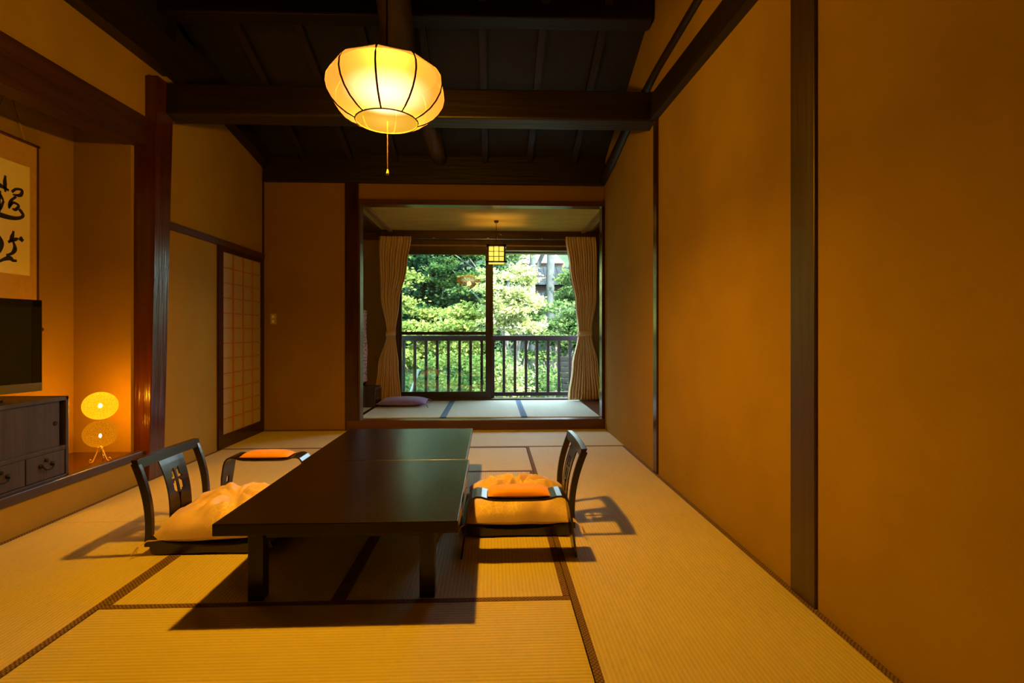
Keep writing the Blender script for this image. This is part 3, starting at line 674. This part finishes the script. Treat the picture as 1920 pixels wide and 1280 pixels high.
# ---------------------------------------------------------------- hanging lamp
LC = (-.545, 2.66)
hl = thing('hanging_lamp', (LC[0], LC[1], 2.17), 'large glowing paper pendant lamp with ten dark ribs', 'pendant lamp')
ho = (LC[0], LC[1], 2.17)
prof = [(.158, 2.170), (.200, 2.188), (.240, 2.215), (.272, 2.25), (.295, 2.29), (.305, 2.33), (.300, 2.37), (.282, 2.405), (.262, 2.425)]
NS = 10; SUBD = 8; a0 = -PI/2 + .03
def shade_pt(i_, k):
    r, z = prof[i_]; t = k/(NS*SUBD)*2*PI + a0; f = (k % SUBD)/SUBD
    w_ = smoothstep(i_/4)  # circle at the bottom ring, polygon higher up
    poly = math.cos(PI/NS)/math.cos((f-.5)*2*PI/NS)
    rr = r*((1-w_)+w_*poly*(1+ .0*math.sin(PI*f)))
    return (LC[0]+rr*math.cos(t), LC[1]+rr*math.sin(t), z + w_*.0)
for s in range(NS):
    mb = MB()
    for i in range(len(prof)):
        for k in range(SUBD+1):
            kk = s*SUBD+k; p = shade_pt(i, kk)
            mb.v.append(p)
    for i in range(len(prof)-1):
        for k in range(SUBD): o = i*(SUBD+1)+k; mb.f.append((o, o+1, o+SUBD+2, o+SUBD+1))
    obj('shade_panel', mb, M['shade'], hl, ho, smooth=True)
    obj('rib', MB().tube([shade_pt(i, s*SUBD) for i in range(len(prof))], .0048, 6), M['rib'], hl, ho, smooth=True)
n = NS*SUBD
obj('bottom_panel', MB().add([(LC[0]+.158*math.cos(2*PI*k/n), LC[1]+.158*math.sin(2*PI*k/n), 2.170) for k in range(n)], [tuple(range(n))]), M['shade_b'], hl, ho)
obj('bottom_ring', MB().tube([(LC[0]+.158*math.cos(2*PI*k/40), LC[1]+.158*math.sin(2*PI*k/40), 2.170) for k in range(41)], .0032, 6), M['rib'], hl, ho, smooth=True)
obj('top_ring', MB().tube([(LC[0]+.262*math.cos(2*PI*k/NS+a0), LC[1]+.262*math.sin(2*PI*k/NS+a0), 2.425) for k in range(NS+1)], .003, 6), M['rib'], hl, ho)
obj('light_block_plate', MB().lathe((LC[0], LC[1], 2.40), [(0, .02), (.255, .012), (.255, .018), (.05, .03), (.02, .05), (.02, .08), (0, .08)], 30), M['rib'], hl, ho)  # wide opaque cover added to keep bulb light off the roof
obj('hanging_cord', MB().tube([(LC[0], LC[1], 2.46), (LC[0], LC[1], 3.46)], .004, 6), M['iron'], hl, ho)
pc = obj('pull_cord', MB().tube([(LC[0]+.004, LC[1]-.004, 2.17), (LC[0]+.004, LC[1]-.004, 1.915)], .0022, 6), M['cable'], hl, ho)
obj('cord_pull', MB().lathe((LC[0]+.004, LC[1]-.004, 1.893), [(0, 0), (.008, 0), (.0075, .008), (.0035, .028), (0, .03)], 12), M['scroll'], pc, ho, smooth=True)

vm = bpy.data.materials.new('added_lamp_glow'); vm.use_nodes = True; _n = vm.node_tree.nodes  # glow volume added inside the lamp to whiten the middle of the shade
_n.remove(_n['Principled BSDF']); _e = _n.new('ShaderNodeEmission'); _e.inputs[0].default_value = (1, .80, .46, 1); 
_g = _n.new('ShaderNodeTexGradient'); _g.gradient_type = 'SPHERICAL'; _t = _n.new('ShaderNodeTexCoord'); _m = _n.new('ShaderNodeMapping')
_m.inputs['Location'].default_value = (-1, -1, -1); _m.inputs['Scale'].default_value = (2, 2, 2); _q = _n.new('ShaderNodeMath'); _q.operation = 'MULTIPLY'; _q.inputs[1].default_value = 60
_l = vm.node_tree.links; _l.new(_t.outputs['Generated'], _m.inputs[0]); _l.new(_m.outputs[0], _g.inputs[0]); _l.new(_g.outputs['Fac'], _q.inputs[0]); _l.new(_q.outputs[0], _e.inputs[1])
vm.node_tree.links.new(_e.outputs[0], _n['Material Output'].inputs['Volume'])
obj('added_glow_volume', MB().lathe((LC[0], LC[1], 2.325), [(max(.002, .24*math.sin(PI*i/16)), -.080*math.cos(PI*i/16)) for i in range(17)], 32), vm, hl, ho, smooth=True)

# ---------------------------------------------------------------- niche contents
# hanging scroll
SX = -2.985
sc_o = (SX, 3.26, 1.2)
hs = thing('hanging_scroll', sc_o, 'calligraphy hanging scroll with black brush characters on niche wall', 'scroll')
Y0, Y1, Z0, Z1 = 3.045, 3.463, 1.10, 2.297
obj('mounting', box(SX-.005, SX+.001, Y0, Y1, Z0, Z1), M['scroll'], hs, sc_o)
obj('paper', box(SX, SX+.003, 3.095, 3.405, 1.445, 2.142), M['scroll_paper'], hs, sc_o)
ed = MB().box(SX-.004, SX+.006, Y0-.006, Y0+.006, Z0, Z1).box(SX-.004, SX+.006, Y1-.006, Y1+.006, Z0, Z1)
obj('dark_edging', ed, M['sill'], hs, sc_o)
obj('top_rod', MB().tube([(SX+.003, Y0-.008, Z1), (SX+.003, Y1+.008, Z1)], .010, 8), M['sill'], hs, sc_o, smooth=True)
obj('bottom_rod', MB().tube([(SX+.003, Y0-.03, Z0), (SX+.003, Y1+.03, Z0)], .014, 10), M['sill'], hs, sc_o, smooth=True)
obj('hanging_string', MB().tube([(SX+.004, 3.14, Z1), (SX+.008, 3.254, 2.60), (SX+.004, 3.37, Z1)], .002, 5), M['sill'], hs, sc_o)
strokes = [
 ([(3.239, 2.041), (3.236, 2.0), (3.239, 1.94)], .010), ([(3.165, 1.965), (3.2, 1.972), (3.262, 1.956)], .011), ([(3.15, 1.915), (3.19, 1.925), (3.228, 1.885)], .009), ([(3.228, 1.885), (3.215, 1.85), (3.19, 1.822), (3.15, 1.81)], .010),
 ([(3.205, 1.94), (3.2, 1.86), (3.20, 1.80)], .009),
 ([(3.281, 1.952), (3.31, 1.978), (3.349, 1.982), (3.345, 1.955), (3.325, 1.942), (3.287, 1.938)], .009), ([(3.309, 1.93), (3.275, 1.895), (3.262, 1.844)], .009),
 ([(3.262, 1.852), (3.285, 1.885), (3.308, 1.888), (3.327, 1.876), (3.305, 1.848), (3.285, 1.85)], .008),
 ([(3.13, 1.86), (3.145, 1.82), (3.17, 1.80), (3.22, 1.792), (3.29, 1.792), (3.34, 1.806), (3.357, 1.828), (3.330, 1.858)], .012),
 ([(3.293, 1.712), (3.285, 1.68), (3.268, 1.645)], .010), ([(3.257, 1.637), (3.29, 1.655), (3.325, 1.672)], .009), ([(3.333, 1.680), (3.357, 1.660)], .013),
 ([(3.287, 1.651), (3.300, 1.62), (3.300, 1.595), (3.280, 1.57), (3.245, 1.553)], .011), ([(3.15, 1.69), (3.18, 1.675), (3.214, 1.63), (3.213, 1.59), (3.196, 1.56)], .011),
 ([(3.14, 1.67), (3.15, 1.62), (3.17, 1.60)], .009), ([(3.13, 1.52), (3.15, 1.50)], .010), ([(3.19, 1.502), (3.23, 1.527), (3.268, 1.540), (3.29, 1.528), (3.315, 1.530)], .011)]
ink = MB()
for pts, wd in strokes:
    # resample and ribbon
    P = [Vector(p) for p in pts]; Q = []
    for i in range(len(P)-1):
        for k in range(6):
            t = k/6; a = P[max(i-1, 0)]; b = P[i]; c = P[i+1]; d = P[min(i+2, len(P)-1)]
            Q.append(.5*((2*b)+(c-a)*t+(2*a-5*b+4*c-d)*t*t+(3*b-a-3*c+d)*t**3))
    Q.append(P[-1]); o = len(ink.v)
    for i, p in enumerate(Q):
        d = (Q[min(i+1, len(Q)-1)]-Q[max(i-1, 0)]).normalized(); u = i/(len(Q)-1)
        w_ = wd*(.55+.45*math.sin(PI*u)**.6+.18*math.sin(u*9+wd*900))*1.12
        nn = Vector((-d.y, d.x))*w_
        for q, xx in ((p+nn, SX+.0030), (p-nn, SX+.0030), (p+nn, SX+.0038), (p-nn, SX+.0038)): ink.v.append((xx, q.x, q.y))
    L_ = len(Q)
    for i in range(L_-1):
        a = o+i*4; b = a+4; ink.f += [(a+2, a+3, b+3, b+2), (a, b, b+1, a+1), (a, a+2, b+2, b), (a+1, b+1, b+3, a+3)]
    ink.f += [(o, o+1, o+3, o+2), (o+(L_-1)*4, o+(L_-1)*4+2, o+(L_-1)*4+3, o+(L_-1)*4+1)]
obj('brush_writing', ink, M['ink'], hs, sc_o, label='black brushed ink characters')

# cabinet
FX = -2.545; BX = -2.955; PZ = .222
co = (-2.75, 2.4, PZ)
cb = thing('low_cabinet', co, 'dark weathered wooden cabinet with sliding door and drawers on niche platform', 'cabinet')
Ya, Yb = 1.75, 3.165
fr = MB().box(BX, FX, Ya, Yb, .676, .700).box(BX, FX, Ya, Yb, PZ, .238).box(BX, FX, Yb-.022, Yb, PZ, .70).box(BX, FX, Ya, Ya+.022, PZ, .70).box(BX, BX+.015, Ya, Yb, PZ, .70).box(BX, FX-.002, Ya, Yb, .385, .41)
obj('cabinet_body', fr, M['cab'], cb, co, bevel=.003)
for a, b in ((2.42, 3.115), (1.78, 2.40)):
    d = obj('sliding_door', box(FX-.030, FX-.014, a, b, .408, .678), M['cab'], cb, co, bevel=.002)
    ky = b-.03 if a > 2 else a+.03
    obj('finger_pull', MB().tube([(FX-.016, ky, .548), (FX-.009, ky, .548)], .012, 14), M['iron'], d, co)
ny = [2.885, 2.60, 2.31, 2.03]
edges = [3.143, 2.885, 2.60, 2.31, 2.03, 1.772]
for a, b in zip(edges[1:], edges):
    d = obj('drawer', box(FX-.25, FX-.004, a+.003, b-.003, .241, .383), M['cab'], cb, co, bevel=.002)
    m_ = (a+b)/2
    hd = MB().tube([(FX-.003, m_-.038, .322), (FX+.012, m_-.034, .315), (FX+.014, m_-.022, .300), (FX+.014, m_, .297), (FX+.014, m_+.022, .300), (FX+.012, m_+.034, .315), (FX-.003, m_+.038, .322)], .0045, 7)
    hd.tube([(FX-.004, m_-.038, .322), (FX+.003, m_-.038, .322)], .012, 10).tube([(FX-.004, m_+.038, .322), (FX+.003, m_+.038, .322)], .012, 10).tube([(FX-.004, m_, .350), (FX+.003, m_, .350)], .011, 10)
    obj('handle', hd, M['iron'], d, co, smooth=True)
# television
tv = thing('television', (-2.78, 2.644, .70), 'black flat screen television standing on the weathered cabinet', 'television', rz=-.25)
# local: screen faces +x, width along y
def tvb(n_, m_, *a, **k): return obj(n_, MB().box(*a), m_, tv, **k)
hw = .485
tvb('tv_body', M['tvb'], -.05, -.004, -hw+.004, hw-.004, .045, .565, bevel=.006)
tvb('screen', M['tvs'], -.004, .0015, -hw+.05, hw-.05, .088, .528)
bz = MB().box(-.008, .004, -hw, -hw+.052, .083, .57).box(-.008, .004, hw-.052, hw, .083, .57).box(-.008, .004, -hw, hw, .526, .57)
obj('bezel', bz, M['tvb'], tv, bevel=.002)
obj('lower_bar', MB().box(-.008, .006, -hw, hw, .036, .086), M['tvg'], tv, bevel=.003)
st = MB().box(-.09, .09, -.24, .24, 0, .014).box(-.04, -.015, -.06, .06, .01, .08)
obj('stand', st, M['tvb'], tv, bevel=.004)
# ball lamp
BLX, BLY = -2.612, 3.50
bl = thing('table_lamp', (BLX, BLY, PZ), 'glowing lamp of two stacked thread balls on curled wire feet', 'lamp')
bo2 = (BLX, BLY, PZ)
for mm in (M['ball_hi'], M['ball_lo']):
    N = mm.node_tree.nodes; L = mm.node_tree.links; e = next(q for q in N if q.type == 'EMISSION')
    tc = N.new('ShaderNodeTexCoord'); v = N.new('ShaderNodeTexVoronoi'); v.feature = 'DISTANCE_TO_EDGE'; v.inputs['Scale'].default_value = 85; L.new(tc.outputs['Object'], v.inputs[0])
    mr = N.new('ShaderNodeMapRange'); mr.inputs['From Min'].default_value = 0; mr.inputs['From Max'].default_value = .25
    k = e.inputs[1].default_value; mr.inputs['To Min'].default_value = k*1.35; mr.inputs['To Max'].default_value = k*.75
    L.new(v.outputs['Distance'], mr.inputs['Value']); L.new(mr.outputs[0], e.inputs[1])
def ball(c, r, s=1, ez=.93):
    return MB().lathe(c, [(max(.004, r*math.sin(PI*i/24)), -r*ez*math.cos(PI*i/24)) for i in range(25)], 36)
obj('upper_ball', ball((BLX, BLY, .592), .098), M['ball_hi'], bl, bo2, smooth=True)
obj('lower_ball', ball((BLX, BLY, .405), .096), M['ball_lo'], bl, bo2, smooth=True)
obj('upper_bulb', ball((BLX, BLY, .592), .012, ez=1.3), M['bulb'], bl, bo2, smooth=True)
obj('lower_bulb', ball((BLX, BLY, .392), .009, ez=1.5), M['bulb'], bl, bo2, smooth=True)
for k, t in enumerate((-1.75, -.15, 1.95)):
    c, s = math.cos(t), math.sin(t)
    pth = [(.015, .098), (.022, .07), (.038, .035), (.05, .012), (.062, .0045), (.075, .008), (.080, .020), (.070, .028), (.062, .022)]
    obj('foot', MB().tube([(BLX+c*r, BLY+s*r, PZ+z) for r, z in pth], .0038, 7), M['wire'], bl, bo2, smooth=True)
for nm, z, e in (('upper_ball_bulb', .592, 37), ('lower_ball_bulb', .392, 6.0)):
    q = bpy.data.lights.new(nm, 'POINT'); q.energy = e; q.color = (1, .33, .008); q.shadow_soft_size = .02
    qo = bpy.data.objects.new(nm, q); COL.objects.link(qo); qo.location = (BLX, BLY, z)

# ---------------------------------------------------------------- outside
def hill():
    mb = MB(); nx, ny = 40, 30
    for j in range(ny+1):
        for i in range(nx+1):
            x = -22+44*i/nx; y = 8.4+34*j/ny
            z = -2.2 + max(0, y-15)*.42 + .5*noise.noise(Vector((x*.2, y*.2, 0)))
            mb.v.append((x, y, z))
    for j in range(ny):
        for i in range(nx): o = j*(nx+1)+i; mb.f.append((o, o+1, o+nx+2, o+nx+1))
    return mb
struct('ground', hill(), M['ground'], 'wooded hillside rising behind the balcony', 'ground', smooth=True)
NR = np.random.RandomState(5)
def leaves_mesh(name, clusters, size, m, parent, org):
    P = []
    for (cx, cy, cz, rx, ry, rz, n) in clusters:
        p = NR.normal(size=(n, 3))*.52*np.array([[rx, ry, rz]])
        # break the pad into drooping sprays
        p[:, 2] += .12*rz*np.sin(p[:, 0]*9+cx*5)+.15*rz*np.sin(p[:, 1]*8)
        P.append(p+np.array([[cx, cy, cz]]))
    P = np.concatenate(P); n = len(P)
    up = NR.normal(size=(n, 3))*.55+np.array([[0, -.35, .8]]); up /= np.linalg.norm(up, axis=1)[:, None]
    a = NR.normal(size=(n, 3)); a -= (a*up).sum(1)[:, None]*up; a /= np.linalg.norm(a, axis=1)[:, None]; b = np.cross(up, a)
    s = size*(.6+.8*NR.rand(n, 1))
    V = np.stack([P-a*s*.6, P-b*s*.33+a*s*.05, P+a*s*.6, P+b*s*.33+a*s*.05], 1).reshape(-1, 3) - np.array(org)
    me = bpy.data.meshes.new(name); me.vertices.add(4*n); me.vertices.foreach_set('co', V.astype(np.float32).ravel())
    me.loops.add(4*n); me.loops.foreach_set('vertex_index', np.arange(4*n, dtype=np.int32))
    me.polygons.add(n); me.polygons.foreach_set('loop_start', np.arange(0, 4*n, 4, dtype=np.int32))
    me.update(calc_edges=True); me.materials.append(m)
    o = bpy.data.objects.new(name, me); COL.objects.link(o); o.parent = parent; o['kind'] = 'stuff'; return o
def gz(y): return -2.2 + max(0, y-15)*.42
def tree(x, y, label, leafm, pads, size, trunk_r=.09, top=3.0, lean=.3, name='maple_tree', group='trees on the hillside', cat='tree', br=4, trunk=True):
    z0 = gz(y)-.2; org = (x, y, z0)
    t = thing(name, org, label, cat, group)
    if trunk:
        mb = MB().tube([(x, y, z0), (x+lean*.3, y, z0+(top-z0)*.4), (x+lean*.6, y+.1, z0+(top-z0)*.75), (x+lean, y+.1, top)], [trunk_r, trunk_r*.8, trunk_r*.5, trunk_r*.25], 8)
        obj('trunk', mb, M['bark'], t, org, smooth=True)
        bm = MB()
        for k, p in enumerate(pads[:br*2]):
            f = .35+.5*(k % 5)/5; s_ = (x+lean*f*.8, y, z0+(top-z0)*f)
            bm.tube([s_, ((s_[0]+p[0])/2, (s_[1]+p[1])/2, (s_[2]+p[2])/2+.1), (p[0], p[1], p[2]-.05)], [trunk_r*.4, trunk_r*.25, trunk_r*.1], 5)
        if bm.v: obj('branches', bm, M['bark'], t, org, smooth=True)
    leaves_mesh('foliage', pads, size, leafm, t, org)
    return t
def pads(xr, yr, zr, n, r, dens, flat=.45, seed=0):
    q = random.Random(seed); out = []
    for _ in range(n):
        rx = r*q.uniform(.6, 1.3)
        out.append((q.uniform(*xr), q.uniform(*yr), q.uniform(*zr), rx, rx*.9, rx*flat*q.uniform(.7, 1.2), int(dens*rx*rx)))
    return out
tree(-1.6, 13, 'bright yellow green maple spreading low behind balcony railing', M['leaf_y'], pads((-3.6, -.3), (12, 14), (.2, 1.8), 60, .36, 2600, .32, 1), .09, .09, 1.6)
tree(.45, 12, 'pale sunlit maple standing behind the open window half', M['leaf_w'], pads((-.25, .95), (11.3, 12.7), (1.1, 2.55), 34, .25, 3600, .38, 2), .08, .07, 2.3)
tree(-3.0, 14, 'yellow green maple by the curtain of the glazed half', M['leaf_y'], pads((-4.2, -2.15), (13, 15), (1.6, 3.8), 34, .36, 2400, .35, 3), .09, .09, 3.4)
tree(1.6, 14, 'mid green maple bushy below the old house', M['leaf_g'], pads((.6, 3.2), (13, 15), (.3, 1.85), 50, .4, 2600, .35, 4), .085, .08, 1.9)
tree(-.9, 20, 'deep green tall tree filling the slope behind maples', M['leaf_d'], pads((-7.5, .6), (18.5, 22), (.2, 6.8), 170, .75, 1000, .35, 5), .14, .2, 6, name='forest_tree')
tree(.35, 16.5, 'green tree between pale maple and the deep green one', M['leaf_g'], pads((-2.6, .8), (16, 18), (1.8, 4.8), 26, .42, 1900, .35, 6), .1, .1, 4.3, name='forest_tree')
tree(4.8, 20, 'bluish green tree beside the old house roof', M['leaf_g'], pads((2.7, 7), (18.5, 22), (-.2, 3.4), 50, .6, 1300, .4, 7), .13, .15, 3.4, name='forest_tree')
tree(0, 10.5, 'leafy shrub thicket seen between the balusters', M['leaf_g'], pads((-3.2, 3.2), (10, 12), (-1.2, .45), 60, .42, 2500, .6, 8), .075, name='shrub', cat='shrub', group='shrubs below the balcony', trunk=False)
tree(-.9, 9.9, 'sunlit yellow green shrub between balusters of glazed half', M['leaf_y'], pads((-1.3, .1), (9.8, 10.4), (-.5, .75), 9, .28, 3600, .6, 9), .06, name='shrub', cat='shrub', group='shrubs below the balcony', trunk=False)
tree(.5, 9.9, 'sunlit yellow green shrub between balusters of open half', M['leaf_w'], pads((.1, .7), (9.7, 10.3), (-.6, .6), 6, .22, 3800, .6, 10), .06, name='shrub', cat='shrub', group='shrubs below the balcony', trunk=False)
for i in range(3):
    x, y, r, lab = ((1.47, 19, .13, 'straight grey tree trunk before the house window'), (2.14, 19, .17, 'thicker straight grey tree trunk beside the house window'), (1.0, 19.5, .10, 'slanting grey tree trunk beside the house roof'))[i]
    z0 = gz(y)-.3; org = (x, y, z0)
    t = thing('conifer_tree', org, lab, 'tree', 'bare trunks before the old house')
    ln_ = .9 if i == 2 else .05
    obj('trunk', MB().tube([(x, y, z0), (x+ln_*.6, y, 3.2), (x+ln_*1.5, y, 5.0), (x+ln_*1.7, y, 9)], [r, r*.9, r*.8, r*.6], 9), mat('grey_bark', (.045, .055, .052), .9, (.08, .09, .085), 5) if i == 0 else bpy.data.materials['grey_bark'], t, org, smooth=True)
    leaves_mesh('foliage', pads((x-1, x+1.4), (y-.8, y+.8), (4.8, 8), 5, .6, 900, .5, 20+i), .12, M['leaf_g'], t, org)
# old house
ho_ = (3.6, 27, 3)
hs_ = thing('old_house', ho_, 'old plaster house with dark tiled roof up the hillside', 'house')
obj('house_wall', box(1.6, 6.5, 26.6, 29, 1.5, 4.6), M['hwall'], hs_, ho_)
rfm = MB().hexa([(1.1, 26.0, 4.15), (7, 26.0, 4.15), (7, 30, 4.15), (1.1, 30, 4.15)], [(1.9, 27.9, 5.3), (6.2, 27.9, 5.3), (6.2, 28.1, 5.3), (1.9, 28.1, 5.3)])
rr_ = obj('house_roof', rfm, M['htile'], hs_, ho_)
for k in range(14):
    x = 1.35+k*.4; obj('tile_rib', MB().tube([(x+.0, 26.02, 4.17), (x*.86+.55, 27.85, 5.28)], .045, 6), M['htile'], rr_, ho_)
for x0, x1, z0, z1 in ((2.0, 2.35, 3.5, 4.0), (2.95, 3.35, 2.9, 3.85), (4.6, 5.2, 3.0, 3.85)):
    w_ = obj('house_window', MB().box(x0, x1, 26.52, 26.62, z0, z1), M['frame'], hs_, ho_)
    for a in (0, 1):
        xm = x0+.05+(x1-x0-.06)/2*a; obj('window_pane', box(xm, xm+(x1-x0)/2-.07, 26.49, 26.53, z0+.08, z1-.08), M['white'], w_, ho_)
for x0, x1 in ((1.6, 1.72), (2.45, 2.55), (3.45, 3.55)): obj('wall_timber', box(x0, x1, 26.55, 26.62, 1.5, 4.5), M['frame'], hs_, ho_)
ro = (3.4, 31, 4)
hh_ = thing('distant_house', ro, 'pale red sunlit roofed house higher up behind the dark roof', 'house')
obj('house_wall', box(2.0, 4.5, 31.5, 34, 3, 5.4), M['hwall'], hh_, ro)
obj('house_roof', MB().hexa([(1.6, 31, 5.35), (4.4, 31, 5.35), (4.4, 34.5, 5.35), (1.6, 34.5, 5.35)], [(1.9, 32.8, 6.2), (4.1, 32.8, 6.2), (4.1, 33, 6.2), (1.9, 33, 6.2)]), M['rust'], hh_, ro)
hs_.location = (3.0, 27, 2.4)
ho2 = (4.9, 24, 2)
h3 = thing('garden_shed', ho2, 'small dark roofed shed beside the curtain edge on the slope', 'shed')
obj('shed_wall', box(3.75, 6, 23.6, 25, 1, 3.55), M['hwall'], h3, ho2)
obj('shed_roof', MB().hexa([(3.3, 23, 3.5), (6.4, 23, 3.5), (6.4, 25.4, 3.5), (3.3, 25.4, 3.5)], [(4.3, 24.1, 4.15), (6.2, 24.1, 4.15), (6.2, 24.3, 4.15), (4.3, 24.3, 4.15)]), M['htile'], h3, ho2)
# waterfall-like pale rock and stone steps
wo = (2.85, 17, -.5)
pr = thing('pale_rock', wo, 'tall pale grey rock standing among the green maples', 'rock')
mb = MB().tube([(2.85, 17, -.8), (2.8, 17, .3), (2.78, 17, 1.2), (2.72, 17, 1.85)], [.35, .28, .22, .14], 9)
for i, v in enumerate(mb.v): q = noise.noise(Vector(v)*3)*.1; mb.v[i] = (v[0]+q, v[1]+q, v[2])
obj('rock_body', mb, M['white'], pr, wo)
so = (1.6, 10.2, -1.5)
ss = thing('stone_steps', so, 'dim grey stone garden steps seen through the last balusters', 'steps')
for k in range(9): obj('step', box(1.38, 1.72, 9.7+k*.09, 9.82+k*.09, -.35+k*.105, -.25+k*.105), M['stone'], ss, so, bevel=.01)
po = (-1.62, 9.4, -.6)
obj('leaning_pole', MB().tube([(-1.75, 9.4, -.7), (-1.36, 9.5, .40)], .02, 8), M['white'], org=po, smooth=True, label='pale leaning pole behind the balusters of glazed half', cat='pole')
print('tris', sum(len(o.data.polygons) for o in SC.objects if o.type == 'MESH'))
